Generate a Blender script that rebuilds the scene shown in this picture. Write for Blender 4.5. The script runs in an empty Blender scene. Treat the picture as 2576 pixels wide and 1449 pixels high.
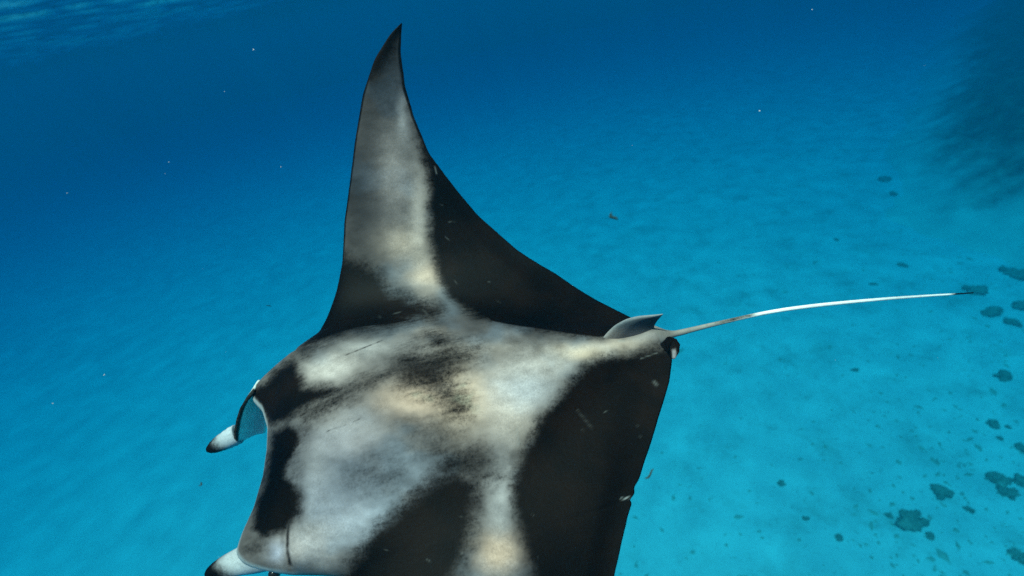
import bpy, bmesh, math, random
import numpy as np
from mathutils import Matrix, Vector

random.seed(4)
rng = np.random.default_rng(4)
C = bpy.context.scene.collection
SC = bpy.context.scene

# ------------------------------------------------------------------ camera
CAM_H = 21.0                       # camera height above the sand
PITCH, ROLL = math.radians(30), math.radians(13)
cam = bpy.data.cameras.new('camera'); cam.sensor_width = 36; cam.lens = 18   # wide underwater lens
cam.dof.use_dof = True; cam.dof.focus_distance = 1.85; cam.dof.aperture_fstop = 1.5; cam.clip_start = 0.05; cam.clip_end = 900
co = bpy.data.objects.new('camera', cam); C.objects.link(co); SC.camera = co
up = np.array([0, math.sin(PITCH), math.cos(PITCH)]); fw = np.array([0, math.cos(PITCH), -math.sin(PITCH)])
cx = np.array([1.0, 0, 0]) * math.cos(ROLL) - up * math.sin(ROLL)
cy = up * math.cos(ROLL) + np.array([1.0, 0, 0]) * math.sin(ROLL)
cz = -fw
CAMR = np.column_stack([cx, cy, cz]); CAMO = np.array([0, 0, CAM_H])
m4 = np.eye(4); m4[:3, :3] = CAMR; m4[:3, 3] = CAMO
co.matrix_world = Matrix(m4.tolist())

# ------------------------------------------------------------------ world, sun, exposure
SUN_EL, SUN_AZ = math.radians(72), math.radians(215)     # azimuth clockwise from +Y: behind the camera, to its left
w = bpy.data.worlds.new('World'); SC.world = w; w.use_nodes = True
nt = w.node_tree; nt.nodes.clear()
sky = nt.nodes.new('ShaderNodeTexSky'); sky.sky_type = 'NISHITA'; sky.sun_disc = False
sky.sun_elevation = SUN_EL; sky.sun_rotation = SUN_AZ
bg = nt.nodes.new('ShaderNodeBackground'); bg.inputs['Strength'].default_value = 0.06
ow = nt.nodes.new('ShaderNodeOutputWorld')
nt.links.new(sky.outputs[0], bg.inputs[0]); nt.links.new(bg.outputs[0], ow.inputs[0])
sl = bpy.data.lights.new('sun', 'SUN'); sl.energy = 5.0; sl.angle = math.radians(3.0); sl.color = (1.0, 0.86, 0.70)
so = bpy.data.objects.new('sun', sl); C.objects.link(so)
sd = Vector((math.sin(SUN_AZ) * math.cos(SUN_EL), math.cos(SUN_AZ) * math.cos(SUN_EL), math.sin(SUN_EL)))
so.rotation_euler = sd.to_track_quat('Z', 'Y').to_euler(); so.location = (0, 0, 30)
SC.view_settings.view_transform = 'Standard'; SC.view_settings.look = 'None'
SC.view_settings.gamma = 1; SC.view_settings.use_curve_mapping = False
SC.view_settings.exposure = 0.85
cyc = SC.cycles
cyc.use_denoising = False; cyc.volume_bounces = 2; cyc.max_bounces = 8; cyc.transparent_max_bounces = 16
cyc.diffuse_bounces = 3; cyc.glossy_bounces = 2
cyc.caustics_reflective = False; cyc.caustics_refractive = False

# ------------------------------------------------------------------ helpers
def tag(o, label=None, cat=None, group=None, kind=None):
    if label: o['label'] = label
    if cat: o['category'] = cat
    if group: o['group'] = group
    if kind: o['kind'] = kind
    return o
def mesh_obj(name, verts, faces, mat, parent=None, smooth=True):
    me = bpy.data.meshes.new(name); me.from_pydata([tuple(map(float, v)) for v in verts], [], faces); me.update()
    if smooth: me.polygons.foreach_set('use_smooth', [True] * len(me.polygons))
    me.materials.append(mat)
    o = bpy.data.objects.new(name, me); C.objects.link(o)
    if parent is not None: o.parent = parent
    return o
def attr_color(o, name, rgb):
    a = o.data.attributes.new(name, 'FLOAT_COLOR', 'POINT')
    a.data.foreach_set('color', np.column_stack([rgb, np.ones(len(rgb))]).astype(np.float32).ravel())
def attr_float(o, name, v):
    a = o.data.attributes.new(name, 'FLOAT', 'POINT'); a.data.foreach_set('value', np.asarray(v, np.float32).ravel())
def sstep(a, b, x):
    t = np.clip((np.asarray(x, float) - a) / (b - a), 0, 1); return t * t * (3 - 2 * t)
def newmat(name):
    m = bpy.data.materials.new(name); m.use_nodes = True
    n = m.node_tree; b = n.nodes['Principled BSDF']; return m, n, b
def N(n, t, **k):
    nd = n.nodes.new(t)
    for a, v in k.items(): setattr(nd, a, v)
    return nd
def noise_node(n, scale, detail=4, rough=.55, vec=None, dim='3D'):
    x = N(n, 'ShaderNodeTexNoise'); x.inputs['Scale'].default_value = scale
    x.inputs['Detail'].default_value = detail; x.inputs['Roughness'].default_value = rough
    if vec is not None: n.links.new(vec, x.inputs['Vector'])
    return x
def math_node(n, op, a, b=None, clamp=False):
    x = N(n, 'ShaderNodeMath', operation=op); x.use_clamp = clamp
    for i, v in enumerate((a, b)):
        if v is None: continue
        if isinstance(v, (int, float)): x.inputs[i].default_value = v
        else: n.links.new(v, x.inputs[i])
    return x.outputs[0]
def mixc(n, f, a, b):
    x = N(n, 'ShaderNodeMix', data_type='RGBA')
    for i, v in ((0, f), (6, a), (7, b)):
        if isinstance(v, (int, float)): x.inputs[i].default_value = v
        elif isinstance(v, tuple): x.inputs[i].default_value = (*v, 1)
        else: n.links.new(v, x.inputs[i])
    return x.outputs[2]
def maprange(n, v, a, b, c=0., d=1.):
    x = N(n, 'ShaderNodeMapRange', interpolation_type='SMOOTHSTEP'); n.links.new(v, x.inputs[0])
    for i, q in enumerate((a, b, c, d)): x.inputs[i + 1].default_value = q
    return x.outputs[0]
def bump(n, h, strength, dist, bsdf):
    x = N(n, 'ShaderNodeBump'); x.inputs['Strength'].default_value = strength; x.inputs['Distance'].default_value = dist
    n.links.new(h, x.inputs['Height']); n.links.new(x.outputs[0], bsdf.inputs['Normal'])

LAT = rng.random((64, 64))
def vnoise(x, y):                                   # smooth value noise on a 64-cell lattice
    xi = np.floor(x).astype(int); yi = np.floor(y).astype(int); u = x - xi; v = y - yi
    u = u * u * (3 - 2 * u); v = v * v * (3 - 2 * v)
    g = lambda a, b: LAT[a % 64, b % 64]
    return (g(xi, yi) * (1 - u) + g(xi + 1, yi) * u) * (1 - v) + (g(xi, yi + 1) * (1 - u) + g(xi + 1, yi + 1) * u) * v
def fbm(x, y, o=4):
    s = 0; a = .5
    for k in range(o):
        s = s + a * vnoise(x * 2**k + 17.3 * k, y * 2**k + 5.1 * k); a *= .5
    return s / (1 - .5**o)

FPX = 1288.0                                        # focal length in units of a 2576-wide picture
def ray(px, py):
    d = np.array([(px - 1288) / FPX, (724.5 - py) / FPX, -1.0]); return CAMR @ d
def on_height(px, py, z=0.0):
    d = ray(px, py); t = (z - CAM_H) / d[2]; return CAMO + d * t

# ------------------------------------------------------------------ sea floor
def axis(lo, hi, core_lo, core_hi, fine, coarse):
    a = list(np.arange(core_lo, core_hi + 1e-6, fine)); x = core_hi; st = fine
    while x < hi: st = min(st * 1.15, coarse); x += st; a.append(min(x, hi))
    x = core_lo; st = fine
    while x > lo: st = min(st * 1.15, coarse); x -= st; a.insert(0, max(x, lo))
    return np.array(a)
def floor_z(x, y):
    x = np.asarray(x) / 4.; y = np.asarray(y) / 4.; vis = .04 + .96 * sstep(-2, 3.5, x)   # fine even sand to the left, rougher bottom to the right
    z = .06 * (.4 + .6 * vis) * (fbm(x * .16 + 9, y * .16 + 3, 3) - .5)
    z = z + .11 * vis * (fbm(x * .55 + 1, y * .55 + 31, 3) - .5)
    u = x * .8 + y * .6; v = -x * .6 + y * .8
    z = z + .016 * vis * np.sin(u * 7.5 + 4 * fbm(x * .5, y * .5, 2) + 1.5 * np.sin(v * .8)) * sstep(.35, .65, fbm(x * .22 + 40, y * .22, 2))
    z = z + .035 * vis * (fbm(x * 2.3 + 3, y * 2.3 + 8, 3) - .5)
    return z * 2.4
xs = axis(-236, 236, -28, 52, .28, 10.0); ys = axis(-236, 236, 6, 80, .28, 10.0)
X, Y = np.meshgrid(xs, ys, indexing='ij'); Z = floor_z(X, Y)
nx, ny = X.shape
idx = np.arange(nx * ny).reshape(nx, ny)
fl = np.stack([idx[:-1, :-1], idx[1:, :-1], idx[1:, 1:], idx[:-1, 1:]], -1).reshape(-1, 4)
sand, n, b = newmat('sand')
tc = N(n, 'ShaderNodeTexCoord').outputs['Object']
n1 = noise_node(n, .1, 4, .55, tc).outputs[0]; n2 = noise_node(n, .45, 8, .68, tc).outputs[0]; n3 = noise_node(n, 6, 4, .65, tc).outputs[0]
c1 = mixc(n, maprange(n, n1, .38, .62), (.54, .69, .67), (.57, .72, .69))
vis = N(n, 'ShaderNodeAttribute', attribute_name='rough_bottom').outputs['Fac']
c2 = mixc(n, math_node(n, 'MULTIPLY', maprange(n, n2, .46, .78, 0, .60), vis), c1, (.20, .25, .21))
c3 = mixc(n, math_node(n, 'MULTIPLY', maprange(n, n3, .56, .75, 0, .5), vis), c2, (.16, .17, .14))
n.links.new(c3, b.inputs['Base Color']); b.inputs['Roughness'].default_value = .95; b.inputs['Specular IOR Level'].default_value = .05
bump(n, n3, .4, .05, b)
o = mesh_obj('sea_floor', np.stack([X, Y, Z], -1).reshape(-1, 3), fl.tolist(), sand); tag(o, kind='structure')
attr_float(o, 'rough_bottom', (.06 + .94 * sstep(-8, 14, X)).ravel())

# ------------------------------------------------------------------ water surface overhead (rippled sheet)
SURF_Z = CAM_H + 3.2
xs = axis(-236, 236, -52, 8, .26, 10.0); ys = axis(-236, 236, 4, 58, .26, 10.0)
X, Y = np.meshgrid(xs, ys, indexing='ij')
Zs = np.zeros_like(X)
for k in range(14):
    a = 2.4 + rng.normal() * .45; lam = rng.uniform(.9, 4.5); amp = .012 * lam
    Zs += amp * np.sin(2 * np.pi / lam * (X * math.cos(a) + Y * math.sin(a)) + rng.uniform(0, 6.28))
nx, ny = X.shape; idx = np.arange(nx * ny).reshape(nx, ny)
fs = np.stack([idx[:-1, :-1], idx[1:, :-1], idx[1:, 1:], idx[:-1, 1:]], -1).reshape(-1, 4)
ws, n, b = newmat('water_surface'); n.nodes.remove(b)
tr = N(n, 'ShaderNodeBsdfTransparent'); gl = N(n, 'ShaderNodeBsdfGlossy'); gl.inputs['Roughness'].default_value = .08
gl.inputs['Color'].default_value = (.7, .75, .8, 1)
lw = N(n, 'ShaderNodeLayerWeight'); lw.inputs['Blend'].default_value = .5
mx = N(n, 'ShaderNodeMixShader')
n.links.new(maprange(n, lw.outputs['Facing'], .38, .82, .02, 1.0), mx.inputs[0])
# added web in the sheet's transparency dapples the sunlight in place of wave focusing
tc = N(n, 'ShaderNodeTexCoord').outputs['Object']
wn = noise_node(n, .9, 2, .5, tc)
va = N(n, 'ShaderNodeVectorMath', operation='MULTIPLY_ADD'); n.links.new(wn.outputs['Color'], va.inputs[0]); va.inputs[1].default_value = (.5, .5, 0); n.links.new(tc, va.inputs[2])
vo = N(n, 'ShaderNodeTexVoronoi', feature='SMOOTH_F1'); vo.inputs['Scale'].default_value = 2.6; vo.inputs['Smoothness'].default_value = .6
n.links.new(va.outputs[0], vo.inputs['Vector'])
f = maprange(n, vo.outputs['Distance'], .15, .75, .35, 1.0)
cc = N(n, 'ShaderNodeCombineColor')
for i in range(3): n.links.new(f, cc.inputs[i])
n.links.new(cc.outputs[0], tr.inputs[0])
n.links.new(tr.outputs[0], mx.inputs[1]); n.links.new(gl.outputs[0], mx.inputs[2])
n.links.new(mx.outputs[0], n.nodes['Material Output'].inputs['Surface'])
o = mesh_obj('water_surface', np.stack([X, Y, Zs + SURF_Z], -1).reshape(-1, 3), fs.tolist(), ws); tag(o, kind='structure')

# ------------------------------------------------------------------ the water itself: one closed box of even density
hz, n, b = newmat('water_body'); n.nodes.remove(b)
pv = N(n, 'ShaderNodeVolumePrincipled')
D = 0.10
sig_t = (0.092, 0.0272, 0.0186); sig_s = (0.000, 0.0037, 0.0060)
pv.inputs['Density'].default_value = D
pv.inputs['Color'].default_value = (*[s / D for s in sig_s], 1)
pv.inputs['Absorption Color'].default_value = (*[max(0., 1 - (t - s) / (D * (1 - s / D)))**2 for t, s in zip(sig_t, sig_s)], 1)
pv.inputs['Anisotropy'].default_value = 0.0
n.links.new(pv.outputs[0], n.nodes['Material Output'].inputs['Volume'])
x0, x1, z0, z1 = -242, 242, float(Z.min()) - 1.2, SURF_Z + .6
vv = [(x, y, z) for x in (x0, x1) for y in (x0, x1) for z in (z0, z1)]
ff = [(0, 1, 3, 2), (4, 6, 7, 5), (0, 4, 5, 1), (2, 3, 7, 6), (0, 2, 6, 4), (1, 5, 7, 3)]
o = mesh_obj('haze', vv, ff, hz, smooth=False); tag(o, kind='stuff')

# ------------------------------------------------------------------ reef and coral heads
coral, n, b = newmat('coral_rock')
tc = N(n, 'ShaderNodeTexCoord').outputs['Object']
n1 = noise_node(n, 2.4, 7, .7, tc).outputs[0]
n.links.new(mixc(n, maprange(n, n1, .36, .86), (.22, .27, .21), (.50, .55, .47)), b.inputs['Base Color'])
b.inputs['Roughness'].default_value = .95; b.inputs['Specular IOR Level'].default_value = .05
bump(n, noise_node(n, 14, 4, .6, tc).outputs[0], .8, .05, b)

def lump(name, loc, r, parent=None, squash=.6, seed=0, sub=3, rough=.45):
    bm = bmesh.new(); bmesh.ops.create_icosphere(bm, subdivisions=sub, radius=1.0)
    rs = np.random.default_rng(seed); off = rs.uniform(0, 40, 3)
    for v in bm.verts:
        p = v.co.copy()
        d = 1 + rough * 1.6 * (fbm(np.array(p.x * 1.7 + off[0] + p.z), np.array(p.y * 1.7 + off[1] - p.z * .7), 3) - .5)
        d += rough * .5 * (vnoise(np.array(p.x * 6 + off[2]), np.array(p.y * 6 + p.z * 5 + 3)) - .5)
        v.co = p * float(d)
    me = bpy.data.meshes.new(name); bm.to_mesh(me); bm.free()
    me.polygons.foreach_set('use_smooth', [True] * len(me.polygons)); me.materials.append(coral)
    o = bpy.data.objects.new(name, me); C.objects.link(o); o.location = loc
    rs2 = rs.uniform(0, 6.28); o.rotation_euler = (0, 0, rs2)
    sx = rs.uniform(.8, 1.25); o.scale = (r * sx, r / sx, r * squash)
    if parent: o.parent = parent
    return o

def poly_sd(px, py, poly):
    P = np.array(poly, float); d = np.full(px.shape, 1e9); ins = np.zeros(px.shape, bool)
    for a, b_ in zip(P, np.roll(P, -1, 0)):
        ex, ey = b_ - a; wx, wy = px - a[0], py - a[1]; t = np.clip((wx * ex + wy * ey) / (ex * ex + ey * ey), 0, 1)
        d = np.minimum(d, np.hypot(wx - ex * t, wy - ey * t))
        c = (a[1] > py) != (b_[1] > py)
        with np.errstate(divide='ignore', invalid='ignore'): xi = a[0] + (py - a[1]) / (b_[1] - a[1]) * ex
        ins ^= c & (px < xi)
    return np.where(ins, d, -d)
# reef slope: a broken mound rising at the right, sand between its lower corals
reefm, n, b = newmat('reef_slope')
tc = N(n, 'ShaderNodeTexCoord').outputs['Object']
cv = N(n, 'ShaderNodeAttribute', attribute_name='cover').outputs['Fac']
nn = noise_node(n, .2, 7, .68, tc).outputs[0]; n1 = noise_node(n, 1.0, 5, .6, tc).outputs[0]
cvm = maprange(n, math_node(n, 'ADD', cv, math_node(n, 'MULTIPLY', math_node(n, 'SUBTRACT', nn, .5), 1.2)), .15, .85)
cr = mixc(n, maprange(n, n1, .4, .7), (.05, .065, .045), (.15, .17, .12))
n.links.new(mixc(n, cvm, (.60, .66, .59), cr), b.inputs['Base Color'])
b.inputs['Roughness'].default_value = .95; b.inputs['Specular IOR Level'].default_value = .05
bump(n, n1, .8, .15, b)
foot = [on_height(px, py) for px, py in ((2800, 660), (2650, 600), (2540, 575), (2465, 530), (2420, 450), (2405, 370))]
fp = [(q[0], q[1]) for q in foot]; fp += [(fp[-1][0] + 60, fp[-1][1] + 60), (fp[0][0] + 150, fp[-1][1] + 60), (fp[0][0] + 150, fp[0][1])]
gx = np.linspace(0, 1, 240); A, Bq = np.meshgrid(gx, gx, indexing='ij')
xlo = min(q[0] for q in fp[:6]) - 14; ylo = fp[0][1] - 16
px_ = xlo + A * 103; py_ = ylo + Bq * (fp[5][1] + 50 - ylo)
sdr = poly_sd(px_, py_, fp) + 6 * (fbm(px_ * .11, py_ * .11, 4) - .5)
sdr = sdr + 5.0
cover = sstep(-4, 12, sdr)
hz_ = 16 * np.clip(sdr / 40, 0, 1)**1.15 + sstep(-1, 6, sdr) * (2.2 * (fbm(px_ * .16, py_ * .16 + 5, 4) - .40) + 1.5 * (fbm(px_ * .55, py_ * .55 + 5, 3) - .5)) - .9 * sstep(0, -3, sdr) + .1
idx = np.arange(A.size).reshape(A.shape)
rf = np.stack([idx[:-1, :-1], idx[1:, :-1], idx[1:, 1:], idx[:-1, 1:]], -1).reshape(-1, 4)
rf = rf[(sdr.ravel()[rf] > -4.5).any(1)]
o = mesh_obj('coral_reef', np.stack([px_, py_, hz_], -1).reshape(-1, 3), rf.tolist(), reefm); tag(o, kind='structure')
attr_float(o, 'cover', cover.ravel())

G = 'coral heads scattered over the sand'
HEADS = [
 # px, py, half width in px, height ratio, label
 (2283, 1312, 36, .55, 'large dark round coral head standing alone on the pale sand at lower right'),
 (2235, 1300, 11, .6, 'small dark knob of coral just left of the large round coral head'),
 (2366, 1243, 25, .5, 'flat dark coral head above and right of the large round one'),
 (2441, 1287, 12, .7, 'small dark coral knob between the flat coral head and the right edge'),
 (2340, 1354, 13, .6, 'small dark coral lump just below the large round coral head'),
 (2508, 1210, 24, .7, 'upper half of the dark double coral lump near the lower right edge'),
 (2532, 1242, 20, .6, 'lower half of the dark double coral lump near the lower right edge'),
 (2570, 1216, 24, .8, 'dark coral head cut by the right edge beside the double lump'),
 (2527, 953, 20, .9, 'isolated upright dark coral lump below the tip of the tail near the right edge'),
 (2497, 1070, 15, .6, 'dark coral lump in the middle right, left of two tiny knobs'),
 (2536, 1078, 8, .6, 'tiny dark coral knob right of the middle right coral lump'),
 (2515, 1106, 9, .6, 'tiny dark coral knob below the middle right coral lump'),
 (2572, 1132, 16, .8, 'dark coral head cut by the right edge above the double lump'),
 (2558, 1405, 22, .6, 'dark coral head in the lowest right corner of the sand'),
 (2455, 735, 26, .5, 'dark coral head on the sand right behind the tail tip'),
 (2497, 790, 24, .5, 'wide faint coral patch just below the tail tip'),
 (2545, 815, 18, .5, 'faint coral patch between the tail tip and the right edge'),
 (2560, 692, 34, .5, 'broad dark coral patch at the right edge above the tail tip'),
 (2572, 775, 22, .6, 'dark coral patch cut by the right edge level with the tail'),
 (2248, 490, 13, .5, 'faint far coral head left of the dark reef, lower one of a pair'),
 (2310, 487, 13, .5, 'faint far coral head beside the dark reef at its lower left'),
 (2228, 452, 16, .5, 'faint far coral head, upper left one below the dark water'),
 (2312, 452, 16, .5, 'faint far coral head touching the upper left foot of the reef'),
 (2385, 470, 20, .5, 'small dark coral head at the upper left of the mounds below the reef'),
 (2270, 668, 12, .5, 'lone faint coral speck on the open sand above the tail'),
 (2195, 715, 9, .5, 'small faint coral speck just above the white stretch of the tail'),
 (2105, 605, 9, .5, 'small faint coral speck farthest left on the open sand above the tail'),
 (2110, 1352, 11, .5, 'short dark coral branch on the bright sand left of the large round head'),
 (1965, 1217, 12, .5, 'small dark coral branch on the bright sand in the middle of the lower right'),
 (2025, 1305, 10, .5, 'faint brown coral lump low on the sand between two short branches'),
 (2150, 935, 9, .9, 'thin dark coral twig upright on the sand below the tail'),
]
for i, (px, py, hw, sq, lab) in enumerate(HEADS):
    p = on_height(px, py, 0.0); dist = (p - CAMO) @ fw
    r = .84 * hw / FPX * dist
    z = float(floor_z(np.array(p[0]), np.array(p[1])))
    root = bpy.data.objects.new('coral_head', None); C.objects.link(root); root.location = (p[0], p[1], z)
    tag(root, lab, 'coral', G)
    lump('coral_mass', (0, 0, r * sq * .12), r * .86, root, sq * .8, seed=100 + i, sub=4, rough=1.0)
    if hw > 14:
        for k in range(7):
            a = random.uniform(0, 6.28); q = random.uniform(.35, 1.15) * r
            lump('coral_knob', (q * math.cos(a), q * math.sin(a), r * sq * .25), r * random.uniform(.14, .36), root, .9, seed=500 + i * 9 + k, sub=3, rough=.9)
# countless bits of rubble
verts = []; faces = []
for k in range(650):
    if random.random() < .55:
        q = on_height(random.gauss(2480, 170), random.uniform(560, 1480))
    else:
        q = on_height(random.uniform(1300, 2650), random.uniform(640, 1480))
    r = abs(random.gauss(0, .045)) + .025
    if random.random() < .04: r *= 1.9
    z = float(floor_z(np.array(q[0]), np.array(q[1]))); base = len(verts); rot = random.uniform(0, 6.28); st = random.uniform(1, 2.6)
    for vx, vy, vz in ((1, 0, 0), (0, 1, 0), (-1, 0, 0), (0, -1, 0), (0, 0, 1), (0, 0, -1)):
        vx *= st; j = random.uniform(.7, 1.3)
        verts.append((q[0] + r * j * (vx * math.cos(rot) - vy * math.sin(rot)), q[1] + r * j * (vx * math.sin(rot) + vy * math.cos(rot)), z + r * .6 * j * vz))
    for a, b2 in ((0, 1), (1, 2), (2, 3), (3, 0)): faces += [(base + a, base + b2, base + 4), (base + b2, base + a, base + 5)]
rub, n, b = newmat('rubble'); b.inputs['Base Color'].default_value = (.36, .43, .36, 1); b.inputs['Roughness'].default_value = .95; b.inputs['Specular IOR Level'].default_value = .05
o = mesh_obj('coral_rubble', verts, faces, rub, smooth=False); tag(o, kind='stuff')

# ------------------------------------------------------------------ the manta ray
# pose: body axes (forward, right, up) seen in camera space, and origin
def pose(a, b_, c_):
    F0 = np.column_stack([[-1, 0, 0], [0, 0, -1], [0, 1, 0]]).astype(float)
    ca, sa = math.cos(a), math.sin(a); cb, sb = math.cos(b_), math.sin(b_); cc_, sc_ = math.cos(c_), math.sin(c_)
    return F0 @ np.array([[ca, -sa, 0], [sa, ca, 0], [0, 0, 1]]) @ np.array([[cb, 0, -sb], [0, 1, 0], [sb, 0, cb]]) @ np.array([[1, 0, 0], [0, cc_, -sc_], [0, sc_, cc_]])
MR = pose(-0.114246, -0.284118, 0.70326); MT = np.array([-0.209151, -0.397364, -1.885313])
def to_px(P):                                     # body point (fwd, right, up) -> picture
    c = P @ MR.T + MT
    return 1288 + FPX * c[:, 0] / -c[:, 2], 724.5 - FPX * c[:, 1] / -c[:, 2]
def body_ray(px, py):
    d = np.array([(px - 1288) / FPX, (724.5 - py) / FPX, -1.0]); return MR.T @ (-MT), MR.T @ d
def on_plane(px, py, p0, nrm):                    # picture -> body point on a plane of the body
    o_, d = body_ray(px, py); p0 = np.array(p0, float); nrm = np.array(nrm, float)
    return o_ + d * (((p0 - o_) @ nrm) / (d @ nrm))
def profile(ks, ka, nn=2001, smax=2.2):           # bend of the wing across the span
    s = np.linspace(0, smax, nn); a = np.radians(np.interp(s, ks, ka))
    a = np.convolve(np.pad(a, 60, mode='edge'), np.ones(121) / 121, 'valid'); ds = s[1]
    return s, np.concatenate([[0], np.cumsum(np.cos(a[:-1]) * ds)]), np.concatenate([[0], np.cumsum(np.sin(a[:-1]) * ds)]), a
PR_ = profile([0, .35, .75, 1.2, 1.7], [0, 2, 48, 62, 75]); PL_ = profile([0, .4, .9, 1.7], [0, -8, -20, -30])
def mid(s):                                       # signed span -> (right, up) and normal (right, up)
    a = np.abs(s); R_ = s >= 0
    y = np.where(R_, np.interp(a, PR_[0], PR_[1]), -np.interp(a, PL_[0], PL_[1]))
    z = np.where(R_, np.interp(a, PR_[0], PR_[2]), np.interp(a, PL_[0], PL_[2]))
    t = np.where(R_, np.interp(a, PR_[0], PR_[3]), -np.interp(a, PL_[0], PL_[3]))
    return y, z, -np.sin(t), np.cos(t)
TIP = 1.675
LE_R = [(0, .685), (.1, .69), (.2, .72), (.27, .765), (.32, .77), (.36, .735), (.40, .685), (.455, .60), (.50, .50), (.57, .45), (.67, .39), (.79, .33), (.96, .27), (1.13, .19), (1.28, .12), (1.45, .03), (1.57, -.06), (1.65, -.155), (TIP, -.205)]
TE_R = [(0, -.78), (.06, -.775), (.11, -.75), (.26, -.66), (.46, -.56), (.63, -.43), (.84, -.30), (1.02, -.22), (1.15, -.17), (1.32, -.15), (1.44, -.15), (1.57, -.17), (1.64, -.195), (TIP, -.21)]
LE_L = [(0, .685), (.1, .69), (.2, .715), (.27, .75), (.32, .765), (.36, .735), (.40, .665), (.43, .60), (.455, .52), (.49, .43), (.58, .40)] + [q for q in LE_R if q[0] > .66]
TE_L = [(0, -.78), (.06, -.79), (.13, -.80), (.22, -.74), (.39, -.59), (.51, -.48), (.59, -.41), (.72, -.31), (.84, -.26)] + [q for q in TE_R if q[0] > 1]
def plan(tab):
    q = np.linspace(0, TIP, 1200); v = np.interp(q, *zip(*tab)); k = np.exp(-np.linspace(-2, 2, 41)**2); k /= k.sum()
    v2 = np.convolve(np.pad(v, 20, mode='reflect', reflect_type='odd'), k, 'valid'); v2[-8:] = v[-8:]
    return lambda s: np.interp(np.abs(s), q, v2)
fLR, fTR, fLL, fTL = plan(LE_R), plan(TE_R), plan(LE_L), plan(TE_L)
xL = lambda s: np.where(s >= 0, fLR(s), fLL(s)); xT = lambda s: np.where(s >= 0, fTR(s), fTL(s))

NV = 260
RW = .060                                          # half width of the tail root
inner = np.linspace(-RW, RW, 25)
half = np.concatenate([np.linspace(RW, .75, 150)[1:], np.linspace(.75, TIP, 150)[1:]])
S = np.concatenate([-half[::-1], inner, half]); NS = len(S)
i0 = len(half); i1 = i0 + len(inner) - 1
tv = np.linspace(0, 1, NV + 1); V = .35 * tv**2 + .65 * tv
SS, VV = np.meshgrid(S, V, indexing='ij')
XL, XT = xL(SS), xT(SS); XT = XT + np.where(SS < 0, .010 * np.exp(-((SS + .545) / .007)**2) + .008 * np.exp(-((SS + .515) / .012)**2), 0) + .0035 * (fbm(np.abs(SS) * 22, SS * 0 + 3, 3) - .5) * sstep(.2, .3, np.abs(SS)); XX = XL + (XT - XL) * VV; AA = np.abs(SS)
my, mz, ny_, nz_ = mid(SS)
foil = np.clip((.2969 * np.sqrt(VV) - .126 * VV - .3516 * VV**2 + .2843 * VV**3 - .1036 * VV**4) / .1001, 0, None)
tw = np.interp(AA, [0, .5, 1, 1.5, TIP], [.045, .045, .028, .012, .002])
Hb = np.interp(XX, [-.8, -.7, -.5, -.25, 0, .3, .55, .7, .8], [.036, .046, .072, .115, .145, .145, .105, .06, .03])
Wb = np.interp(XX, [-.8, -.6, -.4, -.2, 0, .25, .5, .75], [.075, .11, .18, .26, .33, .39, .42, .36])
dome = Hb * np.exp(-(AA / Wb)**3 * .9)
rise = np.sqrt(np.clip(VV / .10, 0, 1) * (2 - np.clip(VV / .10, 0, 1)))
close = np.clip((1 - VV) / .06, 0, 1)
ell = np.sqrt(np.clip(1 - (SS / RW)**2, 0, 1)) * .032
e = sstep(.86, 1.0, VV)
dd = (tw * foil + dome * rise * .9) * (1 - e) + e * (np.where(AA < RW, ell, 0) + dome * close * .5 * (AA >= RW))
# groove behind each eye, small swelling at each eye
gx_ = np.exp(-((XX - (.585 + .10 * (AA - .40))) / .010)**2) * sstep(.30, .35, AA) * sstep(.47, .43, AA)
dd -= .012 * gx_
dv = tw * foil * .8 + np.interp(XX, [-.8, -.5, 0, .5, .8], [.05, .09, .15, .16, .06]) * np.exp(-(AA / (Wb * 1.05))**4) * rise * .9
dv = dv * (1 - e) + e * (np.where(AA < RW, ell, 0) + 0)
# the far wing carries a slight camber and a soft ripple near its trailing edge
Pd = np.stack([XX, my + ny_ * dd, mz + nz_ * dd], -1)
Pv = np.stack([XX, my - ny_ * dv, mz - nz_ * dv], -1)
verts = list(Pd.reshape(-1, 3)); idd = np.arange(NS * (NV + 1)).reshape(NS, NV + 1)
idv = np.empty_like(idd)
for i in range(NS):
    for j in range(NV + 1):
        if j == 0 or (j == NV and not (i0 < i < i1)): idv[i, j] = idd[i, j]
        else: idv[i, j] = len(verts); verts.append(Pv[i, j])
quads = []
def grid(q, flip):
    a = np.stack([q[:-1, :-1], q[1:, :-1], q[1:, 1:], q[:-1, 1:]], -1).reshape(-1, 4)
    quads.extend((a[:, ::-1] if flip else a).tolist())
grid(idd, False); grid(idv, True)
n_disc = len(verts)
# tail grows out of the open ring at the rear
ring = [idd[i, NV] for i in range(i0, i1 + 1)] + [idv[i, NV] for i in range(i1 - 1, i0, -1)]
ringP = np.array([verts[k] for k in ring]); cen = np.array([-.78, 0, 0.0])
unit = (ringP - ringP.mean(0)) ; unit[:, 1] /= RW; unit[:, 2] /= .032; unit[:, 0] = 0
TAILPX = [(1672, 846, 12), (1700, 840, 9.), (1750, 827, 7.2), (1800, 815, 6.2), (1860, 801, 5.6), (1915, 789, 5.4), (1980, 778, 5.6), (2060, 768, 5.6), (2150, 759, 5.0), (2240, 751, 4.3), (2330, 744.5, 3.4), (2400, 740, 2.4), (2448, 736.5, 1.8)]
tp = []; 
for px, py, hw in TAILPX:
    q = on_plane(px, py, (0, 0, 0), (0, 1, 0)); dist = -(MR @ q + MT)[2]; tp.append([*q, .88 * hw / FPX * dist])
tp = np.array(tp); tp = np.vstack([[-.78, 0, float(ringP[:, 2].mean()), .045], tp])
tt = np.concatenate([[0], np.cumsum(np.linalg.norm(np.diff(tp[:, :3], axis=0), axis=1))])
print('tail length', tt[-1], tp[[0, 1, -1]])
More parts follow.
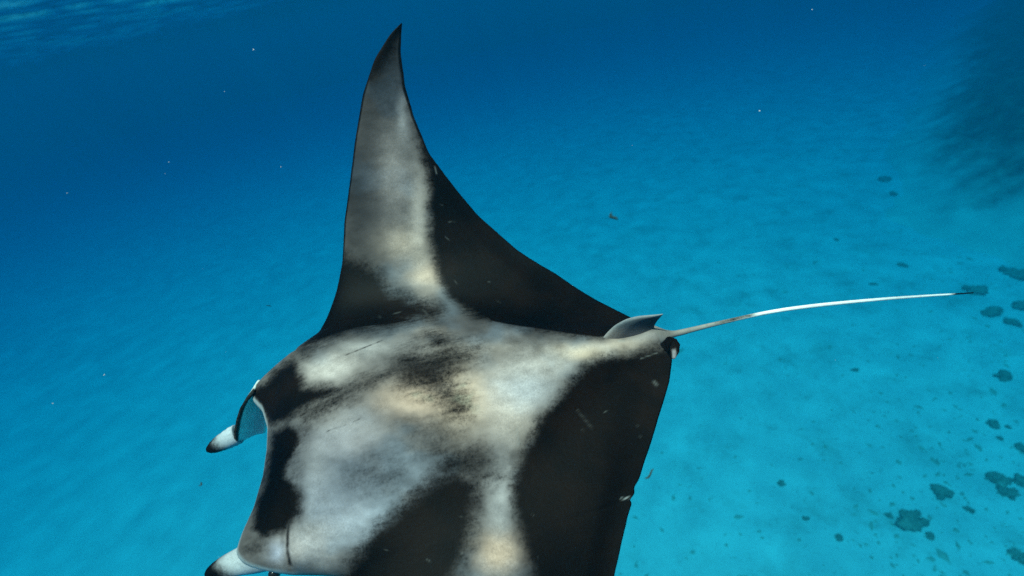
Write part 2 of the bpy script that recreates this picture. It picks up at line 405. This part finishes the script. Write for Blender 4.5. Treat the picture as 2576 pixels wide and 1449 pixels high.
ts = np.linspace(0, tt[-1], 90)[1:]; tailpos = np.column_stack([np.interp(ts, tt, tp[:, k]) for k in range(4)])
for k in range(3):
    sm = np.convolve(np.pad(tailpos[:, k], 3, mode='reflect', reflect_type='odd'), np.ones(7) / 7, 'valid'); tailpos[:, k] = sm
prev = ring; tail_ids = []; tail_par = []
for r_i, (x, y, z, hw) in enumerate(tailpos):
    blend = min(1, ts[r_i] / .11); rw = (RW * (1 - blend)**1.6 + hw * (1 - (1 - blend)**1.6)); rh = (.032 * (1 - blend) + hw * blend)
    cur = []
    for u in unit:
        cur.append(len(verts)); verts.append(np.array([x, y + u[1] * rw, z + u[2] * rh])); tail_ids.append(cur[-1]); tail_par.append((ts[r_i] / tt[-1], u[2], x))
    m = len(ring)
    for k in range(m): quads.append([prev[k], prev[(k + 1) % m], cur[(k + 1) % m], cur[k]])
    prev = cur
quads.append(prev[::1])
VB = np.array(verts)

# ---- skin colour as it appears: markings plus sun dapples and some shade painted in; the far side of the near wing repeats the other wing mirrored
DARK = [  # polygon, softness, strength
 ([(1035, 270), (1052, 320), (1066, 400), (1078, 470), (1086, 540), (1084, 590), (1092, 630), (1105, 690), (1128, 740), (1160, 775), (1210, 797), (1280, 812), (1360, 826), (1450, 840), (1520, 842), (1600, 826), (1700, 780), (1400, 600), (1150, 360)], 13, 1),
 ([(840, 640), (880, 650), (915, 668), (955, 690), (985, 735), (1040, 760), (1105, 775), (1092, 800), (1030, 808), (950, 817), (880, 828), (830, 846), (790, 868), (760, 880), (780, 820), (820, 740)], 20, 1),
 ([(1030, 40), (1005, 95), (985, 130), (960, 165), (928, 200), (900, 200), (930, 120), (970, 40)], 13, .95),
 ([(628, 990), (704, 920), (738, 898), (752, 945), (762, 975), (824, 975), (856, 983), (804, 1003), (744, 1040), (712, 1063), (680, 1067), (666, 1037), (642, 1005)], 12, 1),
 ([(682, 1090), (722, 1070), (752, 1090), (748, 1125), (728, 1165), (722, 1197), (750, 1229), (758, 1253), (750, 1289), (726, 1313), (712, 1329), (664, 1345), (642, 1331), (646, 1269), (662, 1221), (672, 1173), (677, 1129)], 10, 1),
 ([(868, 1460), (890, 1405), (930, 1358), (1000, 1285), (1060, 1235), (1100, 1205), (1150, 1190), (1195, 1220), (1190, 1290), (1180, 1340), (1165, 1400), (1140, 1460), (1130, 1560), (1060, 1700), (600, 1700)], 26, 1),
 ([(1675, 872), (1630, 888), (1570, 898), (1510, 906), (1475, 922), (1440, 962), (1400, 1010), (1362, 1052), (1340, 1100), (1312, 1150), (1294, 1200), (1288, 1250), (1302, 1310), (1325, 1370), (1345, 1430), (1360, 1500), (1380, 1700), (1900, 1700), (1900, 840), (1720, 840)], 17, 1),
 ([(1072, 840), (1125, 842), (1132, 866), (1120, 885), (1085, 880)], 16, .80),
 ([(1050, 885), (1120, 872), (1200, 880), (1185, 905), (1150, 925), (1130, 945), (1165, 985), (1172, 1045), (1135, 1050), (1100, 1010), (1060, 985), (1020, 965), (1000, 935), (1010, 905)], 36, .86),
 ([(1120, 985), (1160, 985), (1168, 1042), (1140, 1046)], 14, .8),
 ([(1030, 1075), (1110, 1050), (1165, 1100), (1160, 1180), (1090, 1165), (1040, 1130)], 46, .58),
 ([(860, 1170), (930, 1130), (1010, 1160), (1020, 1210), (950, 1250), (880, 1230)], 46, .52),
 ([(930, 1080), (1010, 1070), (1060, 1110), (1000, 1140), (930, 1120)], 40, .34),
 ([(1090, 1120), (1200, 1130), (1240, 1190), (1200, 1230), (1110, 1200)], 40, .78),
 ([(640, 1350), (668, 1360), (660, 1392), (625, 1400), (606, 1380)], 16, .62),  # shading of the near head corner, painted dark into the skin
 ([(860, 560), (905, 560), (925, 660), (900, 690), (850, 680)], 40, .35),
 ([(880, 250), (905, 250), (900, 420), (885, 560), (860, 560)], 22, .40),
 ([(1215, 790), (1235, 808), (1290, 819), (1360, 829), (1440, 841), (1505, 849), (1540, 846), (1620, 820), (1500, 770), (1300, 760)], 4.8, 1),
 ([(800, 857), (845, 840), (900, 825), (985, 815), (1040, 806), (1000, 796), (900, 800), (840, 815), (790, 845)], 4.8, 1),
 ([(744, 1032), (870, 968), (1000, 912), (1012, 932), (880, 1003), (765, 1070)], 18, .72),
 ([(724, 1310), (731, 1310), (728, 1345), (727, 1380), (736, 1424), (724, 1424), (719, 1390), (719, 1345)], 4.9, .8),  # shade in the groove behind the near eye, painted as a dark line
 ([(720, 1085), (790, 1040), (800, 1060), (760, 1130), (740, 1220)], 22, .62),
]
LIGHT = [  # x, y, rx, ry, colour pull, amount; cream sun dapples painted in among pale skin patches
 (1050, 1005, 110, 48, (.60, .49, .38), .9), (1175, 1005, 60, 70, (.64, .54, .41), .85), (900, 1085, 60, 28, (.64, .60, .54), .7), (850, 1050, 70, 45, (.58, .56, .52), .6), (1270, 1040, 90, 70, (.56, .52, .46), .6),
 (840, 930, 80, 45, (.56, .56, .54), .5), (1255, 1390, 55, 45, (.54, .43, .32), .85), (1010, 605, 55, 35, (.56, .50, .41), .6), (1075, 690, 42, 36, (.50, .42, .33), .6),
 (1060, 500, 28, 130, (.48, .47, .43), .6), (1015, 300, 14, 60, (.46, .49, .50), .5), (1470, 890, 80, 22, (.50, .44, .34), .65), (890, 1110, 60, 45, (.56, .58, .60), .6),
 (870, 1190, 150, 120, (.19, .26, .33), .6), (830, 1120, 80, 36, (.46, .48, .50), .7), (900, 1110, 40, 24, (.50, .50, .50), .6), (930, 1310, 90, 50, (.26, .35, .43), .8), (800, 1330, 60, 30, (.40, .40, .38), .6), (790, 1180, 40, 60, (.34, .33, .30), .5), (1130, 1250, 60, 50, (.16, .17, .2), .5), (1260, 1240, 40, 110, (.33, .36, .38), .7), (695, 1385, 22, 26, (.26, .32, .42), .9), (1150, 880, 130, 22, (.42, .40, .36), .5), (940, 870, 130, 22, (.40, .42, .42), .6), (1560, 870, 60, 14, (.44, .40, .34), .6), (1330, 930, 120, 30, (.42, .42, .40), .5), (985, 440, 40, 110, (.40, .39, .37), .6), (760, 1370, 60, 40, (.52, .52, .52), .6), (880, 1300, 80, 80, (.44, .50, .56), .6), (1100, 840, 60, 14, (.50, .46, .40), .5), (1320, 985, 80, 50, (.36, .42, .47), .6), (800, 1230, 60, 90, (.36, .41, .46), .5),  # also paints in the blue-grey shading of the near head corner
]
def paint(px, py):
    wx = 20 * (fbm(px / 60, py / 60, 4) - .5) + 8 * (fbm(px / 14 + 9, py / 22, 3) - .5)
    wy = 20 * (fbm(px / 60 + 31, py / 60 + 7, 4) - .5) + 8 * (fbm(px / 22 + 3, py / 14 + 21, 3) - .5)
    qx, qy = px + wx, py + wy
    mk = np.zeros(px.shape)
    for poly, soft, amt in DARK:
        if soft < 5:
            mk = np.maximum(mk, amt * sstep(-soft, soft, poly_sd(px, py, poly))); continue
        sd = poly_sd(qx, qy, poly)
        mk = np.maximum(mk, amt * sstep(-2.9 * soft - 6, 1.6 * soft + 6, sd))
    base = np.empty(px.shape + (3,)); base[:] = (.158, .138, .132)
    bz = fbm(px / 110 + 11, py / 90 + 33, 3); base += (np.array((.15, .165, .19)) - base) * sstep(.5, .72, bz)[..., None] * .8
    var = fbm(px / 75 + 3, py / 55 + 60, 4) - .5
    base *= (1 + (.6 + .8 * sstep(720, 860, py)) * var)[..., None]
    # far wing: grey at the leading side, paler along the middle
    wg = sstep(760, 640, py) * sstep(1010, 900, px - (700 - py) * .10); base *= (1 - .42 * wg)[..., None]
    wg2 = sstep(330, 200, py); base *= (1 - .45 * wg2)[..., None]
    base *= (1 + .7 * (fbm(px / 26 + 70, py / 20 + 13, 4) - .5) * sstep(720, 880, py))[..., None]
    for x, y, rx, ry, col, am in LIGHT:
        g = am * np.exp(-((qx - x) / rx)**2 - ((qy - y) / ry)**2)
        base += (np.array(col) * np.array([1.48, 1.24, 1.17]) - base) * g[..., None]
    base *= (1 + .55 * (fbm(px / 30 + 7, py / 19 + 83, 4) - .5))[..., None]
    return mk, np.clip(base, .02, .75)
nD = NS * (NV + 1)
pxv, pyv = to_px(VB)
mk = np.zeros(len(VB)); col = np.zeros((len(VB), 3))
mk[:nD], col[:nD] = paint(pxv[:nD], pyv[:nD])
# mirrored markings beyond the picture
sflat = SS.ravel(); dflat = dd.ravel()
ms = -sflat; ay, az, an, au = mid(ms); Pm = np.column_stack([XX.ravel(), ay + an * dflat, az + au * dflat]); mpx, mpy = to_px(Pm)
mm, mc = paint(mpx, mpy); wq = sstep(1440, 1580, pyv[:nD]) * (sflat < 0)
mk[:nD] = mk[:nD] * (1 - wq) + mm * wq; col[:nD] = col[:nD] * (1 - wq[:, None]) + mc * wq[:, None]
# thin dark margins of the wings
vfl = VV.ravel(); chord = (XL - XT).ravel()
mar = np.maximum(sstep(.016, .004, vfl * chord), sstep(.02, .006, (1 - vfl) * chord)) * sstep(.5, .6, np.abs(sflat))
mk[:nD] = np.maximum(mk[:nD], .85 * mar)
# scratches and small pale scars on the dark skin
scr = np.zeros(nD)
for k in range(55):
    x0_, y0_ = random.uniform(850, 1690), random.uniform(420, 1449); a = random.gauss(.45, .35); L_ = random.uniform(3, 10); wd = random.uniform(1., 1.7)
    near = (np.abs(pxv[:nD] - x0_) < 25) & (np.abs(pyv[:nD] - y0_) < 25); ii = np.nonzero(near)[0]
    if len(ii) == 0: continue
    ux, uy = math.cos(a), math.sin(a); rx_, ry_ = pxv[ii] - x0_, pyv[ii] - y0_
    al = rx_ * ux + ry_ * uy; ac = -rx_ * uy + ry_ * ux
    scr[ii] = np.maximum(scr[ii], random.uniform(.05, .2) * np.exp(-(al / L_)**4 - (ac / wd)**2))
for (xa, ya, xb, yb, am, wd) in [(1452, 1032, 1490, 1078, .09, 1.6), (1094, 420, 1098, 436, .4, 1.8), (1563, 1254, 1584, 1252, 1.2, 1.6), (1612, 902, 1652, 888, .2, 1.2), (1556, 858, 1570, 858, .4, 2), (1645, 960, 1652, 968, .22, 3), (1300, 1075, 1305, 1120, .3, 2)]:
    ex, ey = xb - xa, yb - ya; t = np.clip(((pxv[:nD] - xa) * ex + (pyv[:nD] - ya) * ey) / (ex * ex + ey * ey), 0, 1)
    scr = np.maximum(scr, am * np.exp(-((pxv[:nD] - xa - ex * t)**2 + (pyv[:nD] - ya - ey * t)**2) / wd**2))
# dark fine scratches over the pale back
ds_ = np.zeros(nD)
for (xa, ya, xb, yb, am) in [(870, 893, 965, 855, .8), (818, 1087, 870, 1068, .75), (890, 1060, 905, 1054, .8), (960, 930, 985, 922, .5), (1000, 1040, 1030, 1030, .4)]:
    ex, ey = xb - xa, yb - ya; t = np.clip(((pxv[:nD] - xa) * ex + (pyv[:nD] - ya) * ey) / (ex * ex + ey * ey), 0, 1)
    ds_ = np.maximum(ds_, am * np.exp(-((pxv[:nD] - xa - ex * t)**2 + (pyv[:nD] - ya - ey * t)**2) / 2.0**2) * (.35 + .65 * vnoise(pxv[:nD] / 7, pyv[:nD] / 7)))
mk[:nD] = np.maximum(mk[:nD], ds_)
# belly: pale with a grey margin
nb = slice(nD, n_disc); bx = VB[nb]
belly = np.array([.62, .62, .60]); col[nb] = belly * (.85 + .3 * fbm(bx[:, 0] * 4, bx[:, 1] * 4 + 9, 3))[:, None]
mk[nb] = .0
# upper lip and head margin: smooth grey
lipw = sstep(.022, .004, (vfl * chord)) * sstep(.46, .40, np.abs(sflat))
mk[:nD] *= (1 - lipw); col[:nD] = col[:nD] * (1 - lipw[:, None]) + np.array([.30, .34, .36]) * lipw[:, None]
scrf = np.zeros(len(VB)); scrf[:nD] = scr
tpar = np.array(tail_par); tl = tpar[:, 0]; tu = tpar[:, 1]; tpx = pxv[tail_ids]
tcol = np.empty((len(tl), 3)); tcol[:] = (.26, .23, .21); tcol += (np.array([.42, .40, .37]) - tcol) * sstep(1690, 1800, tpx)[:, None]
white = sstep(1790, 1925, tpx + 14 * (-tu))**1.5 ; under = sstep(-.1, -.6, tu)
tcol = tcol * (1 - white[:, None]) + np.array([.93, .93, .90]) * white[:, None]
tcol = tcol * (1 - under[:, None] * .8) + np.array([.70, .72, .70]) * under[:, None] * .8
tm = (sstep(1700, 1735, tpx) * sstep(1870, 1780, tpx)) * sstep(.0, .6, tu) * .32 + sstep(1770, 1850, tpx) * sstep(1920, 1880, tpx) * sstep(.1, .8, tu) * .6
tm = np.maximum(tm, sstep(2392, 2412, tpx + 12 * vnoise(tpx / 9, tu * 3)))
tm = np.maximum(tm, (.05 + .30 * vnoise(tpx / 30 + 4, tu * 2 + 9)) * (1 - white))
mk[tail_ids] = np.clip(tm, 0, 1); col[tail_ids] = tcol

# ---- skin material: markings and painted dapples come from the body's own attributes, grain from noise
def skin_mat(name, marks=True):
    m, n, b = newmat(name)
    tc = N(n, 'ShaderNodeTexCoord').outputs['Object']
    at = N(n, 'ShaderNodeAttribute', attribute_name='skin')
    fine = noise_node(n, 70, 6, .75, tc).outputs[0]; grain = noise_node(n, 190, 3, .7, tc).outputs[0]
    mp = N(n, 'ShaderNodeMapping'); mp.inputs['Rotation'].default_value = (0, 0, .35); mp.inputs['Scale'].default_value = (9, 38, 24); n.links.new(tc, mp.inputs[0])
    streak = noise_node(n, 1.0, 6, .62, mp.outputs[0]).outputs[0]
    big = noise_node(n, 7, 4, .6, tc).outputs[0]
    k = math_node(n, 'ADD', math_node(n, 'MULTIPLY', grain, .8), math_node(n, 'ADD', math_node(n, 'MULTIPLY', streak, .5), math_node(n, 'MULTIPLY', fine, .7)))
    vs = N(n, 'ShaderNodeVectorMath', operation='SCALE'); n.links.new(at.outputs['Color'], vs.inputs[0]); n.links.new(k, vs.inputs['Scale'])
    if marks:
        mk_ = N(n, 'ShaderNodeAttribute', attribute_name='mark').outputs['Fac']; sc_ = N(n, 'ShaderNodeAttribute', attribute_name='scar').outputs['Fac']
        pert = math_node(n, 'ADD', math_node(n, 'MULTIPLY', math_node(n, 'SUBTRACT', streak, .5), 1.1), math_node(n, 'ADD', math_node(n, 'MULTIPLY', math_node(n, 'SUBTRACT', fine, .5), 1.3), math_node(n, 'MULTIPLY', math_node(n, 'SUBTRACT', grain, .5), .7)))
        # perturb most where the marking is half-way
        hw = math_node(n, 'MULTIPLY', math_node(n, 'MULTIPLY', mk_, math_node(n, 'SUBTRACT', 1.0, mk_)), 4.0)
        mm_ = math_node(n, 'ADD', mk_, math_node(n, 'MULTIPLY', pert, math_node(n, 'MULTIPLY', hw, .68)), clamp=True)
        dark = mixc(n, maprange(n, big, .35, .7), (.0022, .0013, .0009), (.0062, .0030, .0017))
        c = mixc(n, maprange(n, mm_, .0, .95), vs.outputs[0], dark)
        c = mixc(n, math_node(n, 'MULTIPLY', sc_, 1.0, clamp=True), c, (.30, .31, .30))
    else: c = vs.outputs[0]
    n.links.new(c, b.inputs['Base Color'])
    b.inputs['Roughness'].default_value = .55; b.inputs['Specular IOR Level'].default_value = .06
    bump(n, fine, .25, .004, b)
    return m
skin = skin_mat('manta_skin')
flip = lambda P: np.column_stack([P[:, 0], -P[:, 1], P[:, 2]])      # (fwd, right, up) -> (fwd, left, up)
manta = bpy.data.objects.new('manta_ray', None); C.objects.link(manta)
mm4 = np.eye(4); Rw = CAMR @ MR; mm4[:3, 0] = Rw[:, 0]; mm4[:3, 1] = -Rw[:, 1]; mm4[:3, 2] = Rw[:, 2]; mm4[:3, 3] = CAMR @ MT + CAMO
manta.matrix_world = Matrix(mm4.tolist())
tag(manta, 'large black and pale grey manta ray swimming with one wing raised, white whip tail', 'manta ray')
def skin_part(name, P, F, cols, marks=None, scars=None, mat=skin, parent=manta):
    o = mesh_obj(name, flip(np.array(P)), F, mat, parent)
    attr_color(o, 'skin', cols); attr_float(o, 'mark', np.zeros(len(P)) if marks is None else marks); attr_float(o, 'scar', np.zeros(len(P)) if scars is None else scars)
    bm = bmesh.new(); bm.from_mesh(o.data); bmesh.ops.recalc_face_normals(bm, faces=bm.faces); bm.to_mesh(o.data); bm.free()
    return o
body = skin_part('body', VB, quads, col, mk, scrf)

# ---- dorsal fin: a thin leaf standing in the plane of symmetry
front = [(1505, 868), (1522, 842), (1546, 818), (1576, 802), (1608, 795), (1640, 792.5), (1667, 790)]
rear = [(1650, 868), (1668, 848), (1663, 841), (1648, 832), (1645, 820), (1654, 806), (1668, 791)]
nu, nw = 24, 20
fr = np.array([on_plane(x, y, (0, 0, 0), (0, 1, 0)) for x, y in front]); re_ = np.array([on_plane(x, y, (0, 0, 0), (0, 1, 0)) for x, y in rear])
def resample(P, k):
    q = np.linspace(0, 1, len(P)); t = np.linspace(0, 1, k); P = np.column_stack([np.interp(t, q, P[:, c]) for c in range(3)])
    for _ in range(1): P[1:-1] = .25 * P[:-2] + .5 * P[1:-1] + .25 * P[2:]
    return P
fr, re_ = resample(fr, nu), resample(re_, nu)
P = []; F = []
for sgn in (1, -1):
    for i in range(nu):
        for j in range(nw + 1):
            v = j / nw; p = fr[i] * (1 - v) + re_[i] * v
            th = .020 * (1 - (i / (nu - 1))**1.2 * .9) * min(1, 2.2 * math.sqrt(v)) * (1 - v)**.8
            P.append(p + np.array([0, sgn * th, 0]))
    off = 0 if sgn == 1 else nu * (nw + 1)
    for i in range(nu - 1):
        for j in range(nw):
            a = off + i * (nw + 1) + j; F.append([a, a + 1, a + nw + 2, a + nw + 1] if sgn == 1 else [a, a + nw + 1, a + nw + 2, a + 1])
P = np.array(P); fpx, fpy = to_px(P)
bl = sstep(842, 816, fpy); cc_ = np.array([.23, .20, .185]) * (1 - bl[:, None]) + np.array([.085, .10, .11]) * bl[:, None]
edge_ = sstep(10, 0, np.abs(np.interp(fpx, [q[0] for q in front], [q[1] for q in front]) - fpy)); cc_ += np.array([.20, .20, .20]) * edge_[:, None]  # lit top rim and base are painted paler into the fin colour
skin_part('dorsal_fin', P, F, cc_, .45 * sstep(1560, 1660, fpx) * sstep(845, 825, fpy) * (1 - edge_))

# ---- pelvic fins: short paddles behind the disc
for sgn in (-1, 1):
    ctr = np.array([on_plane(x, y, (0, 0, zz), (0, 0, 1)) for x, y, zz in ((1640, 866, -.01), (1668, 862, -.02), (1686, 868, -.03), (1692, 885, -.04), (1693, 903, -.055))]); wd = [.05, .05, .040, .026, .006]
    ctr[:, 1] *= -1
    if sgn > 0: ctr[:, 2] -= .05; ctr[:, 0] += .05
    q = np.linspace(0, 4, 21); ctr = np.column_stack([np.interp(q, range(5), ctr[:, k]) for k in range(3)]); wd = np.interp(q, range(5), wd)
    P = []; F = []; m = 20; tuv = []
    for i in range(21):
        t = ctr[min(i + 1, 20)] - ctr[max(i - 1, 0)]; t /= np.linalg.norm(t); sdv = np.cross([0, 0, 1.], t); sdv /= np.linalg.norm(sdv); nv_ = np.cross(t, sdv)
        for k in range(m):
            a = 2 * math.pi * k / m; P.append(ctr[i] + sdv * math.cos(a) * wd[i] + nv_ * math.sin(a) * wd[i] * .28); tuv.append((i / 20, math.sin(a), math.cos(a)))
    for i in range(20):
        for k in range(m): F.append([i * m + k, i * m + (k + 1) % m, (i + 1) * m + (k + 1) % m, (i + 1) * m + k])
    F.append(list(range(20 * m, 21 * m))); F.append(list(range(m)))
    P = np.array(P); tuv = np.array(tuv); P[:, 1] *= sgn
    ax_, ay_ = to_px(P * np.array([1, -sgn, 1])); mkp = .98 * (1 - np.exp(-((ax_ - 1696) / 5.5)**4 - ((ay_ - 891) / 14)**4))
    skin_part('pelvic_fin', P, F, np.tile([.24, .22, .23], (len(P), 1)), mkp)

# ---- cephalic fins: rolled scoops on both sides of the mouth, open on the inner side, curled to a point
def cephalic(sections, opening, colour, name='cephalic_fin'):
    # sections: centre (body), radius across, radius through; opening(i): angular range left open
    P = []; F = []; m = 48; K = 60
    q = np.linspace(0, len(sections) - 1, K); sec = np.array([[*c, a, b_] for c, a, b_ in sections]); st = np.column_stack([np.interp(q, range(len(sections)), sec[:, k]) for k in range(5)])
    for _ in range(6): st[1:-1] = .25 * st[:-2] + .5 * st[1:-1] + .25 * st[2:]
    par = []
    for i in range(K):
        t = st[min(i + 1, K - 1), :3] - st[max(i - 1, 0), :3]; t /= np.linalg.norm(t)
        view = (MR.T @ (-MT)) - st[i, :3]; view /= np.linalg.norm(view)
        uu = np.cross(t, view); uu /= np.linalg.norm(uu); vv_ = np.cross(uu, t)     # vv_ faces the open side
        for k in range(m):
            a = 2 * math.pi * k / m; P.append(st[i, :3] + uu * math.sin(a) * st[i, 3] + vv_ * math.cos(a) * st[i, 4]); par.append((i / (K - 1), a))
    par = np.array(par)
    for i in range(K - 1):
        for k in range(m):
            am = (k + .5) / m * 2 * math.pi; am = am - 2 * math.pi if am > math.pi else am
            if abs(am - .0) < opening((i + .5) / (K - 1)): continue
            F.append([i * m + k, i * m + (k + 1) % m, (i + 1) * m + (k + 1) % m, (i + 1) * m + k])
    F.append(list(range((K - 1) * m, K * m)))
    P = np.array(P); c_, mk_ = colour(par)
    o = skin_part(name, P, F, c_, mk_)
    bm = bmesh.new(); bm.from_mesh(o.data)
    bmesh.ops.delete(bm, geom=[v for v in bm.verts if not v.link_faces], context='VERTS'); bm.to_mesh(o.data); bm.free()
    so_ = o.modifiers.new('thickness', 'SOLIDIFY'); so_.thickness = .012; so_.offset = -1
    return o
def fin_sections(pts, p0, nrm):
    out = []
    for px, py, ra, depth_off, rb in pts:
        c = on_plane(px, py, p0, nrm); dist = -(MR @ c + MT)[2]; c2 = c + np.array([0, 0, depth_off]); out.append((c2, ra / FPX * dist, rb / FPX * dist))
    return out
# far one: a scoop seen from its inner side, its rim dark, the rolled white point showing beyond the rim
def cp(px, py, dy, dz=0.0): return on_plane(px, py, (.78, .27 + dy, -.02), (0, 1, 0)) + np.array([0, 0, dz])
RIM = [(634, 986), (617, 1004), (603, 1028), (594, 1056), (589, 1088), (588, 1119)]
INN = [(664, 992), (668, 1020), (672, 1045), (672, 1065), (670, 1078), (668, 1088)]
nr, nc = 40, 26
Ra = resample(np.array([cp(x, y, 0) for x, y in RIM]), nr); Rb = resample(np.array([cp(x, y, .02) for x, y in INN]), nr)
P = []; F = []; cc_ = []; mk_ = []
for i in range(nr):
    for j in range(nc + 1):
        v = j / nc; bulge = .09 * math.sin(math.pi * v)**.8 * (.35 + .65 * (1 - i / nr))
        P.append(Ra[i] * (1 - v) + Rb[i] * v + np.array([.012 * math.sin(math.pi * v), bulge, -.02 * math.sin(math.pi * v)]))
        cc_.append(np.array([.66, .72, .68])); mk_.append(.88 * float(sstep(.10, .03, v)))
for i in range(nr - 1):
    for j in range(nc):
        a = i * (nc + 1) + j; F.append([a, a + 1, a + nc + 2, a + nc + 1])
HORN = [(598, 1092, 25), (588, 1097, 25.5), (572, 1106, 23.5), (556, 1114, 21), (542, 1122, 17.5), (531, 1128, 13), (523, 1132, 7.5), (519.5, 1134, 2)]
hc = np.array([[*cp(x, y, .03), w_] for x, y, w_ in HORN]); q = np.linspace(0, len(HORN) - 1, 40)
hc = np.column_stack([np.interp(q, range(len(HORN)), hc[:, k]) for k in range(4)])
for _ in range(3): hc[1:-1] = .25 * hc[:-2] + .5 * hc[1:-1] + .25 * hc[2:]
base = len(P); m = 36
for i in range(40):
    t = hc[min(i + 1, 39), :3] - hc[max(i - 1, 0), :3]; t /= np.linalg.norm(t)
    vw = MR.T @ (-MT) - hc[i, :3]; vw /= np.linalg.norm(vw); uu = np.cross(t, vw); uu /= np.linalg.norm(uu); vv_ = np.cross(uu, t)
    rr = hc[i, 3] / FPX * -(MR @ hc[i, :3] + MT)[2]
    for k in range(m):
        a = 2 * math.pi * k / m; rk = rr * (1 + .018 * math.sin(i * 1.3 + 2 * math.cos(a)) * (i < 30))
        P.append(hc[i, :3] + uu * math.sin(a) * rk + vv_ * math.cos(a) * rk * .85)
        cc_.append(np.array([.40, .43, .47])); mk_.append(.97 * float(sstep(.10, .66, i / 39 + .05 * math.sin(2 * a))))
for i in range(39):
    for k in range(m): F.append([base + i * m + k, base + i * m + (k + 1) % m, base + (i + 1) * m + (k + 1) % m, base + (i + 1) * m + k])
F.append([base + 39 * m + k for k in range(m)])
o = skin_part('cephalic_fin', P, F, np.array(cc_), np.array(mk_))
so_ = o.modifiers.new('thickness', 'SOLIDIFY'); so_.thickness = .012; so_.offset = -1
near = fin_sections([(700, 1379, 44, 0, 40), (672, 1391, 42, 0, 40), (645, 1400, 39, 0, 38), (615, 1408, 35, 0, 34), (588, 1418, 31, 0, 30), (562, 1428, 27, 0, 26), (541, 1436, 21, 0, 20), (526, 1442, 14, 0, 13), (517, 1446, 5, 0, 4)], (.78, -.28, -.02), (0, 1, 0))
def near_col(par):
    i, a = par[:, 0], par[:, 1]
    c = np.empty((len(i), 3)); c[:] = (.35, .38, .42)
    wq_ = sstep(.25, .42, i); c = c * (1 - wq_[:, None]) + np.array([.52, .54, .56]) * wq_[:, None]
    return c, sstep(.36, .74, i + .06 * np.sin(a * 2)) * .96
cephalic(near, lambda i: 0.0, near_col)

# ---- eyes on the sides of the head
eye_m, n, b = newmat('eye'); b.inputs['Base Color'].default_value = (.012, .011, .01, 1); b.inputs['Roughness'].default_value = .12
for sgn in (-1, 1):
    bm = bmesh.new(); bmesh.ops.create_uvsphere(bm, u_segments=20, v_segments=14, radius=.018)
    me = bpy.data.meshes.new('eye'); bm.to_mesh(me); bm.free(); me.materials.append(eye_m); me.polygons.foreach_set('use_smooth', [True] * len(me.polygons))
    eo = bpy.data.objects.new('eye', me); C.objects.link(eo); eo.parent = manta; eo.location = (.66, -sgn * .395, -.06)

# ------------------------------------------------------------------ small drifting things
fleck, n, b = newmat('drifting_fleck'); b.inputs['Base Color'].default_value = (.75, .78, .75, 1); b.inputs['Roughness'].default_value = .8
verts = []; faces = []
def fleck_at(px, py, dist, r, st=1.0):
    p = CAMO + ray(px, py) * dist; base = len(verts); d = rng.normal(size=3); d /= np.linalg.norm(d)
    for v in ((1, 0, 0), (0, 1, 0), (-1, 0, 0), (0, -1, 0), (0, 0, 1), (0, 0, -1)):
        v = np.array(v, float); verts.append(p + r * (v + d * (v @ d) * (st - 1)))
    for a, b2 in ((0, 1), (1, 2), (2, 3), (3, 0)): faces.extend([(base + a, base + b2, base + 4), (base + b2, base + a, base + 5)])
for px, py, rr in [(1911, 279, 3.0), (169, 486, 2.6), (638, 125, 4), (425, 408, 3), (133, 1015, 3.4), (262, 943, 3.4), (707, 420, 3), (2043, 24, 2.5)]:
    fleck_at(px, py, 1.4, rr * .62 / FPX * 1.1, random.uniform(1, 2))
for k in range(10):
    dst = random.uniform(1.2, 4); fleck_at(random.uniform(0, 2576), random.uniform(0, 1449), dst, random.uniform(.4, .8) / FPX * dst, random.uniform(1, 2.5))
o = mesh_obj('drifting_particles', verts, faces, fleck, smooth=False); tag(o, kind='stuff')

matter, n, b = newmat('matter'); b.inputs['Base Color'].default_value = (.05, .05, .03, 1); b.inputs['Roughness'].default_value = .9
def sliver(px, py, dx, dy, wpx, dist, label, cat='matter', name='drifting_sliver'):  # unidentified dark slivers hanging in the water
    P = []; F = []; K = 9; m = 8
    a = CAMO + ray(px - dx, py - dy) * dist; b_ = CAMO + ray(px + dx, py + dy) * (dist + .05); mid_ = (a + b_) / 2; t = (b_ - a); t /= np.linalg.norm(t)
    u = np.cross(t, cz); u /= np.linalg.norm(u); v = np.cross(t, u); r0 = wpx / FPX * dist
    for i in range(K):
        s_ = i / (K - 1); r_ = r0 * (math.sin(math.pi * (.06 + .88 * s_))**.7); c_ = a + (b_ - a) * s_ + u * r0 * 1.2 * math.sin(s_ * 5)
        for k in range(m): P.append(c_ - mid_ + (u * math.cos(k * 2 * math.pi / m) + v * .5 * math.sin(k * 2 * math.pi / m)) * r_)
    for i in range(K - 1):
        for k in range(m): F.append([i * m + k, i * m + (k + 1) % m, (i + 1) * m + (k + 1) % m, (i + 1) * m + k])
    F.append(list(range(m))[::-1]); F.append(list(range((K - 1) * m, K * m)))
    o = mesh_obj(name, P, F, matter); o.location = mid_; tag(o, label, cat, 'dark scraps of weed adrift')
sliver(1634, 1193, 12, -11, 3.0, 4.6, 'dark thin scrap of weed adrift just right of the near wing edge')
sliver(1543, 545, 5, 11, 5, 8.5, 'dark smudge of weed adrift in the open blue right of the raised wing')
sliver(505, 1218, 5, -5, 2.4, 4.0, 'tiny dark scrap of weed adrift below the far head fin')
sliver(675, 769, 5, 1, 1.8, 3.0, 'tiny dark scrap of weed adrift left of the raised wing base')
